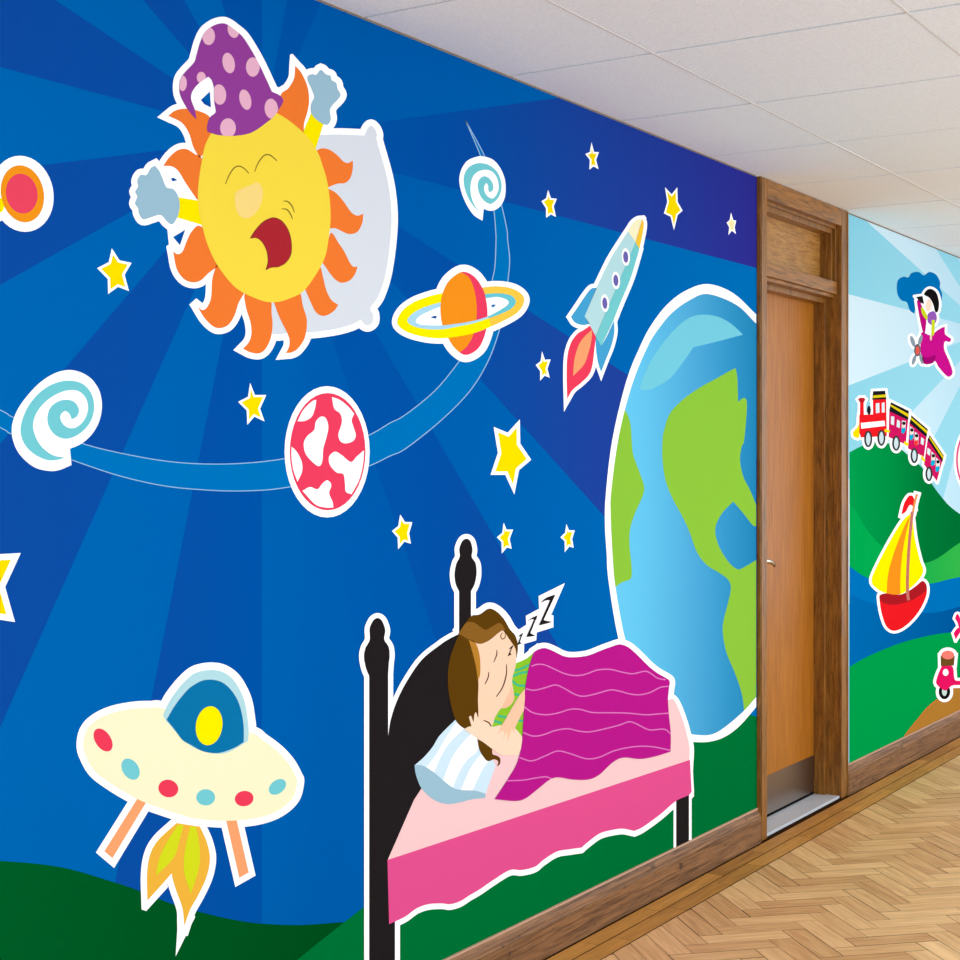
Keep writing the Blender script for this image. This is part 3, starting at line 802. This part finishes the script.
# bed with the sleeping child
TU, TV, TW, TX, TY, TZ, TA, TB, TC, T1z = Tile(350, 530, 6.857), Tile(350, 640, 6), Tile(350, 800, 6), Tile(430, 600, 8), Tile(480, 570, 9.6), Tile(405, 690, 6.857), Tile(490, 640, 8), Tile(580, 630, 8), Tile(490, 720, 4.571), Tile(480, 800, 6)
D9 = Decal('sleeping_child_sticker', 'sticker of a brown-haired child asleep in a black and pink bed under a magenta blanket', 'wall sticker', (540, 880))
post1 = PXT('377.7,618.0 381,619.6 383.4,623.6 385.3,630.6 384.3,639.4 388.6,646.7 389.7,655.4 388.8,664 388.2,674* 388.2,740* 395,900* 395,990* 369.2,1004* 369.2,676* 366,668 364,657 365.5,648 369.7,640 369.6,629 372,622.6 374.4,619.4')
post2 = TU('798,60 818,68 832,92 840,140 835,185 862,230 868,300 855,370 830,420* 830,600* 830,760* 748,760* 748,420* 725,370 717,300 730,230 752,185 750,130 763,90 778,68')
arch = PXT('388.3,735.8* 390.8,720 396.7,701.7 406.7,681.7 421.7,660 440,645 450,638.5 459,634* 480,640* 480,730* 440,770* 430,800* 414,812* 392,870* 390,925* 372,930* 372,740*')
legr = PXT('676.2,795* 689,790* 689,850* 676.2,850*')
skirt = PXT(' '.join(['387.5,860*', '690,759.8*'] + px(TC, '922,328*  905,345 850,370 780,430 700,488 660,507* ') + px(T1z, '860,172 800,178 720,200 650,250 610,285* 540,295 460,310 380,360 330,400 250,420 180,420 80,480 0,535') +
                     px(TW, '720,570 660,608 600,625 550,620 470,625 400,650 330,700 235,745*')))
matt = PXT('387.5,860.5* 388,866* 689,767* 689.7,748 687,735 683.7,722.5 677.5,706 673,699 669,700* 600,720* 530,680* 480,700* 440,760* 414,800*')
blank = PXT(' '.join(px(TA, '350,100* 390,75 440,65 500,85 580,125 640,138 720,135 800,120 900,80') + px(TB, '250,135 320,115 390,140 470,210 550,290 620,345 690,385 718,412 712,470 705,560 712,680 725,800 727,900') +
                     px(TC, '825,145* 760,165 690,178 610,172 560,195 500,250 450,272 380,272 310,262 270,275 220,315 160,360 110,370 22,362*') + px(TZ, '700,620 760,520 790,430 805,330 812,200 822,60') + px(TA, '280,400 305,250 330,160')))
pil = TZ('345,205* 480,310 520,420 600,480 622,520* 585,620 553,715* 480,695 380,690 310,665 240,605 170,550 110,520 68,515* 130,460 190,390 240,310')
pilf = TZ('65,515* 110,515 170,545 240,600 310,660 380,685 480,690 553,710* 550,740* 460,750 380,770 300,782 220,765 150,715 105,660 75,580')
shirt = PXT(' '.join(px(TX, '842,412* 770,470 690,505* 650,560* 640,700* 560,860* 480,965*') + px(TZ, '590,252* 700,260* 806,318* 830,60*') + px(TA, '300,300*')))
hair = TX('235,265* 200,350 165,450 145,560 145,680 160,800 202,953 267,1023 325,1018 383,953 384,800 386,640 355,450 315,305')
hairt = TX('260,215* 330,130 400,115 470,70 530,90 590,150 640,235 680,280 700,340 703,400 693,468* 684,390 640,320 590,250 540,195 450,262 400,234 300,205')
fringe = TX('230,270* 270,205 310,175 370,190 440,238 500,210 560,185 605,240* 570,248 500,300 440,340 390,350 320,322')
strand = TX('308,312* 365,345 395,430 403,520 400,600 384,642* 365,520 340,420')
headp = TX('360,340* 440,340 510,295 575,235* 640,310 685,370 692,450 682,540 657,640 672,760 668,810 620,858 565,870 520,940 490,1010 385,1010* 378,850 380,650 395,560 390,430')
shade = TX('648,690* 672,760 668,810 620,858 572,868* 600,810 630,750')
arm1 = TZ('405,268* 440,250 455,247 441,195 440,186 453,178 470,218 476,170 488,155 505,205 512,190 522,225 560,212 592,250 660,242 740,252 800,320 803,380 775,446* 665,446 600,405 540,360 480,320')
arm2 = TZ('830,-15* 822,115 790,185 755,260 748,300* 735,268 722,300 705,350* 702,300 690,300 675,342* 680,285 662,282 635,305* 660,250 690,200 740,110 790,30')
hairl = TZ('498,338* 560,370 598,402* 602,440 630,450 652,468 652,505 632,525* 640,490 610,475 565,487 520,430 503,380')
zback = TY('330,600* 445,525* 440,440* 567,372* 563,250* 815,125* 682,434* 705,434* 705,550* 545,600* 540,675* 415,712* 413,760* 395,830* 330,890*')
clipb = BASE_CLIP
D9.back([(post1, 5.0), (post2, 4.8), (arch, 4.6), (legr, 2.6), (skirt, 2.3), ([(x, y + 3.6) for x, y in skirt], 2.2), (matt, 4.2), (blank, 5.4), (hairt, 6.2), hair, (shirt, 5)], 4.6, limit=2.0, extra=[zback], clip=clipb, layer=7, base=6)
D9.part('bed_post', (35, 31, 32), 8, [post1], clip=clipb); D9.part('bed_post', (35, 31, 32), 8, [post2])
D9.part('headboard', (35, 31, 32), 9, [arch])
D9.part('bed_leg', (35, 31, 32), 8, [legr], clip=clipb)
D9.part('bed_skirt', (229, 82, 145), 11, [skirt], label='hot pink scalloped bed skirt')
D9.part('mattress', (251, 207, 208), 10, [matt], label='pale pink mattress')
pw = D9.part('pillow', (211, 237, 252), 11, [pil], label='white and pale blue striped pillow')
for t_ in ('352,222* 405,265* 330,335 265,420 197,567* 150,530* 215,440 280,330', '455,300* 390,370 320,470 262,618* 328,668* 370,565 430,475 500,412 490,325*', '520,440* 460,520 420,600 385,687* 462,690* 500,605 540,530 578,487*'):
    D9.part('stripe', WHITE, 12, [TZ(t_)], clip=pil, parent=pw)
D9.part('pillow_end', (156, 195, 213), 12, [pilf], parent=pw, label='grey blue underside of the pillow')
sh = D9.part('pyjama_top', (141, 199, 45), 11, [shirt], label='green striped pyjama top')
for t_, s_ in ((TX, '676,566 740,545 805,512'), (TX, '660,612 720,585 785,575'), (TX, '658,645 700,680 765,686'), (TX, '675,752 720,762'), (TX, '545,926 580,934 618,938'), (TZ, '608,212 662,226'), (TZ, '778,208 815,214')):
    D9.part('stripe', (64, 188, 140), 12, t_.line(s_, 2.2, False), clip=shirt, parent=sh)
hd = D9.part('head', (253, 214, 183), 13, [headp])
D9.part('neck', (250, 196, 163), 14, [shade], parent=hd)
for s_ in ('535,400 533,440 510,498', '470,575 465,620 440,675'): D9.part('eye', (70, 50, 40), 14, TX.line(s_, 1.1), parent=hd)
D9.part('mouth', (60, 45, 40), 14, TX.line('612,515 610,600 580,700 530,775', 1.2), parent=hd)
D9.part('curl', (120, 80, 30), 14, TX.line('602,262 600,300 577,312 566,285 582,262', 1.0), parent=hd)
hr = D9.part('hair', (94, 63, 14), 14, [hair], label='dark brown hair')
D9.part('hair_crown', (94, 63, 14), 14.5, [hairt], parent=hr)
D9.part('fringe', (139, 96, 36), 15, [fringe], parent=hr, label='lighter brown fringe')
D9.part('strand', (186, 130, 48), 15, [strand], parent=hr)
D9.part('hair_end', (94, 63, 14), 13, [hairl], parent=hr)
D9.part('arm', (253, 222, 194), 15, [arm1])
D9.part('arm', (251, 202, 168), 16, [arm2])
D9.part('hair_wisp', (94, 63, 14), 15.5, TZ.line('540,208 575,225 590,250', 1.4), parent=hr)
bl = D9.part('blanket', (186, 26, 141), 17, [blank], label='magenta blanket')
for t_ in (PXT.line(' '.join(px(TA, '330,210 380,195 440,200 520,235 600,270 680,285 760,275 860,240') + px(TB, '240,315 330,335 420,350 520,330 570,350 620,385 685,398')), 1.2, False),
           PXT.line(' '.join(px(TA, '288,390 350,402 430,385 520,360 580,380 680,435 750,450 850,430') + px(TB, '240,480 320,490 400,512 480,518 560,500 640,460 710,450')), 1.2, False),
           PXT.line(' '.join(px(TA, '275,535 340,580 440,598 540,585 640,555 720,555 820,580') + px(TB, '240,662 380,665 520,678 620,672 712,665')), 1.2, False),
           PXT.line(' '.join(px(TA, '265,740 340,768 420,760 520,725 620,710 720,730 820,732') + px(TB, '300,765 390,735 450,750 550,798 650,793 690,800 725,830')), 1.2, False),
           TC.line('135,172 190,187 250,165 310,142 370,155 440,177 500,170 570,140 660,122 740,122 822,138', 1.2, False),
           TC.line('75,278 150,275 210,265 255,260 285,270', 1.2, False)):
    D9.part('wavy_line', (224, 122, 196), 18, t_, clip=blank, parent=bl)
for ts in (('580,318* 640,266 724,236* 698,294* 640,290', '724,236* 600,505* 568,532* 688,262*', '568,532* 598,476* 640,488 694,498* 640,514'),
           ('458,492* 500,460 553,436* 540,478* 500,472', '553,436* 477,622* 448,642* 526,466*', '448,642* 478,602* 505,618 532,630* 500,637'),
           ('363,642* 414,602* 405,632* 380,636', '414,602* 379,704* 358,722* 396,628*', '358,722* 378,690* 404,702*'),
           ('276,760* 321,716* 312,750*', '321,716* 286,808* 266,829* 303,743*', '266,829* 284,796* 306,808*')):
    D9.part('letter_z', (35, 31, 32), 16, [TY(t_) for t_ in ts], label='black letter z')

# stars
def star(label, tile, txt, inset=2.1, col=YEL, clip=None):
    p = tile(' '.join(w + '*' for w in txt.split()))
    c = (sum(q[0] for q in p) / len(p), max(q[1] for q in p))
    d = Decal('star_sticker', label, 'wall sticker', c, 'star stickers on the blue mural')
    d.part('white_border', WHITE, 4, [p])
    d.part('star', col, 5, [grow(p, -inset, 6)], label='yellow star')
    return d
TS = Tile(530, 130, 4.174); TM = Tile(480, 410, 6.4); TL = Tile(90, 240, 5.333); T6z = Tile(0, 230, 2.91); TR3 = Tile(640, 0, 3)
star('medium yellow star left of the sun, above the big spiral', TL, '117,45 158,108 222,122 185,185 208,272 150,250 97,288 95,208 38,150 100,118', 2.5)
star('yellow star just below the sun, left of the red blotched planet', T6z, '728,445 742,480 775,480 757,520 770,557 740,543 720,567 718,525 693,500 722,485', 2.1)
star('small yellow star directly below the ceiling, highest of all the stars', TS, '257,52 268,92 288,92 276,125 286,163 265,152 248,165 250,125 231,100 250,92', 1.7)
star('small yellow star right of the small spiral', SPB, '865,640 888,705 935,710 910,770 928,855 888,835 850,862 848,785 812,730 850,705', 1.7)
star('upside-down yellow star right of the rocket nose', TR3, '75,562 95,583 112,562 113,605 128,632 113,645 102,690 92,650 72,640 82,605', 1.6)
star('tiny pale cream star beside the door frame', TR3, '273,638 280,660 289,662 284,682 288,702 276,692 265,705 268,682 260,668 269,660', 1.2, (253, 243, 176))
star('small yellow star left of the rocket flame', RB, '97,412 120,478 165,475 140,550 158,622 118,605 82,645 82,570 46,520 85,490', 1.9)
star('largest whole yellow star, below the ringed planet', TM, '88,108 178,145 255,60 258,215 328,318 250,385 220,540 162,415 68,415 115,275', 3.4)
star('yellow star left of the back bedpost top', Tile(380, 500, 9.6), '195,140 240,210 310,213 280,320 297,420 235,400 175,472 170,360 115,298 175,250', 2.0)
star('small yellow star right of the back bedpost top, left one of a level pair', TM, '152,722 170,765 212,765 190,825 203,888 172,880 140,918 138,845 108,815 143,785', 1.8)
star('small yellow star beside the earth, right one of a level pair', TM, '553,730 570,770 607,770 590,825 600,882 572,873 543,910 542,840 515,815 545,785', 1.8)
star('big white-edged star cut off by the left edge of the picture', PXT, '20.8,553 5.2,587 15,622 -12,618 -34,652 -36,612 -62,590 -36,566 -26,520 -8,554.5', 6.2)

# ------------------------------------------------------------------ stickers on the seaside mural
TT = Tile(845, 380, 8.727)
TN = Decal('train_sticker', 'red toy train sticker with three magenta carriages on the green hill', 'wall sticker', (895, 450))
red = (237, 28, 36); mag = (206, 24, 96); blk = (30, 28, 34)
loco = TT('125,305* 245,300* 243,172* 360,168* 365,490* 140,502* 125,460*')
stack = TT('132,190* 163,190* 165,305* 130,305*'); stackt = TT('115,170* 130,155* 165,155* 178,170* 165,195* 130,195*')
roof0 = TT('238,172* 245,98* 350,93* 362,168*')
cow = TT('122,330* 115,400 70,455* 75,490 110,507* 126,500*')
w_l = [TT.ell(203, 515, 35, 72), TT.ell(318, 505, 35, 70)]
cars = [(TT('387,255* 553,330* 530,562* 380,497*'), TT('386,272* 400,193* 557,270* 552,350*'), TT('392,226* 397,212* 557,298* 554,326*'),
         [TT('402,315* 430,320* 428,395* 400,385*'), TT('455,345* 480,360* 478,420* 450,408*')], [(514, 392)], TT.ell(447, 552, 35, 66)),
        (TT('564,362* 713,485* 690,672* 550,597*'), TT('564,376* 580,308* 723,430* 712,500*'), TT('571,340* 577,325* 722,446* 717,472*'),
         [TT('665,500* 690,515* 685,570* 660,555*')], [(584, 450), (626, 500)], TT.ell(605, 660, 33, 66)),
        (TT('723,505* 851,700* 802,882* 690,737*'), TT('722,522* 740,480* 863,660* 850,716*'), TT('736,508* 742,494* 863,672* 857,694*'),
         [TT('720,590* 748,610* 740,662* 715,640*')], [(772, 675), (812, 728)], TT.ell(733, 820, 31, 64))]
links = [TT('345,428* 392,440* 387,462* 345,452*'), TT('515,533* 557,553* 550,577* 518,562*'), TT('668,652* 702,700* 692,717* 664,682*')]
allp = [loco, stack, stackt, roof0, cow] + w_l
for c_ in cars: allp += [c_[0], c_[1], c_[5]]
TN.back(allp, 2.5, limit=1.6, layer=6)
lo = TN.part('locomotive', red, 7, [loco, stack])
TN.part('chimney_cap', (186, 30, 45), 8, [stackt], parent=lo)
TN.part('cab_roof', blk, 8, [roof0], parent=lo); TN.part('roof_band', (222, 202, 20), 9, [TT('241,158* 245,135* 355,125* 360,150*')], parent=lo)
TN.part('steam_dome', blk, 8, [TT.ell(210, 265, 16, 40)], parent=lo)
TN.part('stripe', WHITE, 8, [TT('138,375* 345,355* 350,400* 143,425*')], parent=lo)
for t_ in ('268,205* 300,200* 302,285* 270,290*', '320,200* 345,195* 348,282* 322,285*'): TN.part('window', (224, 240, 248), 8, [TT(t_)], parent=lo)
TN.part('cowcatcher', (255, 226, 0), 8, [cow], parent=lo)
for w_ in w_l:
    TN.part('wheel', (52, 54, 60), 9, [w_], parent=lo); TN.part('hub', (206, 226, 232), 10, [grow(w_, -1.8)], parent=lo)
for l_ in links: TN.part('coupling', (255, 226, 0), 10, [l_])
for ci, (b_, r_, y_, wins, ppl, wh) in enumerate(cars):
    ca = TN.part('carriage', mag, 7, [b_])
    TN.part('roof', blk, 8, [r_], parent=ca); TN.part('roof_band', (222, 202, 20), 9, [y_], parent=ca)
    for w_ in wins: TN.part('window', (224, 240, 248), 8, [w_], parent=ca)
    for (x, y) in ppl:
        sl = (.2, .75, .95)[ci]
        q_ = [(x - 17, y - 36 - 17 * sl), (x + 17, y - 36 + 17 * sl), (x + 13, y + 50 + 17 * sl), (x - 20, y + 50 - 17 * sl)]
        TN.part('window', (224, 240, 248), 8, [TT(' '.join('%.1f,%.1f*' % p_ for p_ in q_))], parent=ca)
        TN.part('passenger_coat', (0, 166, 214) if ci != 1 or x < 600 else (240, 60, 60), 9, [TT.ell(x - 5, y + 46, 17, 30, 12)], parent=ca)
        TN.part('passenger_face', (253, 226, 204), 10, [TT.ell(x - 4, y + 8, 11, 20)], parent=ca)
        TN.part('passenger_hair', (40, 30, 30), 11, [TT.ell(x, y - 14, 15, 15)], parent=ca)
    TN.part('wheel', (52, 54, 60), 9, [wh], parent=ca); TN.part('hub', (206, 226, 232), 10, [grow(wh, -1.8)], parent=ca)

AP = Decal('aeroplane_sticker', 'magenta toy aeroplane sticker flown by a black-haired child with a spyglass', 'wall sticker', (930, 372))
fus = PL('228,590* 240,570 300,592 345,560 380,538 405,530* 408,585 450,618 440,642 405,640 402,700 440,790 462,860 452,890 422,896 362,832 332,785 282,808 240,790 225,700')
wing = PL('198,340* 215,333 245,400 268,470 258,575 240,560 212,430')
hair = PL('252,290 290,250 340,275 362,350 355,412 335,420 318,360 290,315')
face_ = PL.ell(286, 372, 23, 46, 5)
scope = PL('193,310* 240,303* 252,362* 225,352*')
tors = PL('290,425 330,418 346,470 322,518 285,502 275,460')
blades = [PL.ell(168, 638, 15, 42, -18), PL.ell(224, 628, 13, 38, 18), PL.ell(178, 774, 13, 38, 18), PL.ell(232, 768, 13, 38, -14)]
leg_ = PL('268,500* 308,512* 302,605* 274,562*')
AP.back([fus, wing, hair, face_, scope, tors, leg_] + blades, 2.5, limit=1.6, layer=3)
fu = AP.part('fuselage', (203, 18, 142), 4, [fus])
AP.part('belly', (160, 12, 112), 5, [PL('240,750 280,757 335,740 325,790 282,806 245,790')], parent=fu)
AP.part('wing', (190, 14, 130), 4, [wing])
for b_ in blades: AP.part('propeller_blade', (138, 156, 168), 5, [b_])
AP.part('propeller_hub', (90, 100, 110), 6, [PL.ell(203, 703, 24, 46)]); AP.part('nose_cap', (232, 92, 78), 7, [PL.ell(204, 705, 15, 32)])
AP.part('trousers', WHITE, 5, [leg_]); AP.part('shirt', (152, 92, 188), 6, [tors])
for t_ in ('228,390* 246,393 278,458 266,476 236,432', '308,480* 333,480* 326,580 306,602*'): AP.part('sleeve', (206, 220, 36), 7, [PL(t_)])
AP.part('face', (253, 228, 208), 6, [face_]); AP.part('hair', (24, 20, 22), 7, [hair]); AP.part('spyglass', (34, 30, 34), 7, [scope])
AP.part('hand', (253, 220, 196), 7.5, [PL.ell(302, 612, 7, 20)])

BO = Tile(865, 480, 6)
BT = Decal('sailing_boat_sticker', 'red sailing boat sticker with a yellow and orange sail on the river', 'wall sticker', (900, 632))
hull = BO('86,705 95,688 130,680 220,690 300,640 345,606 370,635 366,700 322,790 250,870 180,905 130,880 100,800')
well = BO('88,706 95,688 130,680 215,687 300,642 345,606 370,635 360,668 280,722 180,748 110,737')
sail = BO('282,195* 300,350 330,480 350,545 320,602 270,650 210,686 130,680 70,650 40,600 80,500 160,350 230,240')
flag = BO('218,208* 235,140 265,95 292,105 300,168* 270,150 245,190'); pole = BO.line('312,85 300,130 286,200', 2.2, False)
BT.back([hull, sail, flag, pole], 2.7, limit=1.8, layer=6)
hu = BT.part('hull', red, 7, [hull]); BT.part('inside', (172, 28, 36), 8, [well], parent=hu, label='dark red inside of the hull')
sa = BT.part('sail', (255, 242, 0), 9, [sail])
BT.part('sail_stripe', (247, 148, 29), 10, [BO('272,215* 240,350 220,480 212,600 212,686* 170,692 130,680* 140,560 180,420 240,270')], clip=sail, parent=sa)
BT.part('mast', (200, 116, 104), 11, BO.line('284,190 266,380 256,560 256,680 262,722', 2.9, False))
BT.part('flag', red, 7, [flag]); BT.part('flag_pole', (232, 150, 80), 8, pole)

VS = Tile(925, 600, 8.727)
SCO = Decal('scooter_sticker', 'pink motor scooter sticker parked on the brown path at the right edge', 'wall sticker', (947, 700))
bod = VS('148,575* 240,580 258,690 305,705 400,705 440,640 470,500* 510,500* 500,640 470,740 300,742 235,748 180,790 130,762 98,720 115,650')
seat = VS('138,488* 260,488* 252,572* 140,577*')
wh = [VS.ell(170, 800, 50, 66), VS.ell(490, 800, 50, 66)]
SCO.back([bod, seat, VS.ell(200, 480, 57, 40)] + wh, 3.0, limit=1.6, layer=8)
for w_ in wh:
    k_ = SCO.part('wheel', (22, 20, 24), 9, [w_]); SCO.part('hub', (206, 232, 224), 10, [grow(w_, -3.2)], parent=k_)
bo_ = SCO.part('body', (236, 22, 100), 11, [bod]); SCO.part('lamp', WHITE, 12, [VS.ell(180, 632, 25, 30)], parent=bo_)
se = SCO.part('seat', (112, 78, 32), 12, [seat]); SCO.part('seat_top', (248, 130, 116), 13, [VS.ell(200, 480, 55, 38)], parent=se)

BW = Decal('bow_sticker', 'small pink bow-shaped sticker at the right edge above the scooter', 'wall sticker', (957, 640))
b1 = VS('262,160* 275,128 292,128 320,190 340,235* 300,245 285,200'); b2 = VS('250,290* 285,245 340,236* 320,262 290,310 268,345*')
BW.back([b1, b2], 2.4, limit=1.6, layer=6)
BW.part('loop', (236, 22, 100), 7, [b1]); BW.part('tail', (236, 22, 100), 8, [b2])

BA = Decal('balloon_sticker', 'round pink-rimmed balloon sticker cut off by the right edge of the picture', 'wall sticker', (985, 500))
BA.part('white_border', WHITE, 4, [ellipse(985, 460, 31.2, 44.5)])
BA.part('rim', (226, 66, 136), 5, [ellipse(985, 460, 29, 41.5)])
BA.part('panel', (255, 249, 236), 6, [ellipse(985, 460, 27.2, 39)])
BA.part('passenger', (110, 196, 186), 7, [ellipse(972, 482, 14, 12)], clip=ellipse(985, 460, 27.2, 39))

# ------------------------------------------------------------------ light
w = bpy.data.worlds.new('overcast'); SC.world = w; w.use_nodes = True
bg = w.node_tree.nodes['Background']; bg.inputs[0].default_value = (.94, .99, 1.06, 1); bg.inputs[1].default_value = 1.04
def area_light(name, loc, rot, sx, sy, power, col=(.90, .985, 1.07)):
    l = bpy.data.lights.new(name, 'AREA'); l.shape = 'RECTANGLE'; l.size = sx; l.size_y = sy; l.energy = power; l.color = col
    o = bpy.data.objects.new(name, l); COL.objects.link(o); o.location = loc; o.rotation_euler = rot
    return o
# added fill light from the open side of the corridor, no window there
area_light('added_side_fill', (4.4, -4.1, 1.55), (math.radians(103), 0, 0), 17, 2.4, 232)
# added fill light under the ceiling, out of view, to brighten floor and ceiling
area_light('added_top_fill', (5.5, -3.3, CEIL - .04), (0, 0, 0), 15, .5, 130)

# ------------------------------------------------------------------ camera and view
cam = bpy.data.cameras.new('camera'); co = bpy.data.objects.new('camera', cam); COL.objects.link(co)
co.location = (0, -DW, EYE)
co.rotation_euler = (math.radians(90), 0, TH - math.radians(90))
cam.sensor_width = 36.0; cam.lens = 36.0 * F / 960.0
cam.shift_y = -(480 - HORIZON) / 960.0
cam.clip_start = 0.05
SC.camera = co
vs = SC.view_settings
vs.view_transform = 'Standard'; vs.look = 'None'; vs.gamma = 1; vs.exposure = 0.0
vs.use_curve_mapping = False
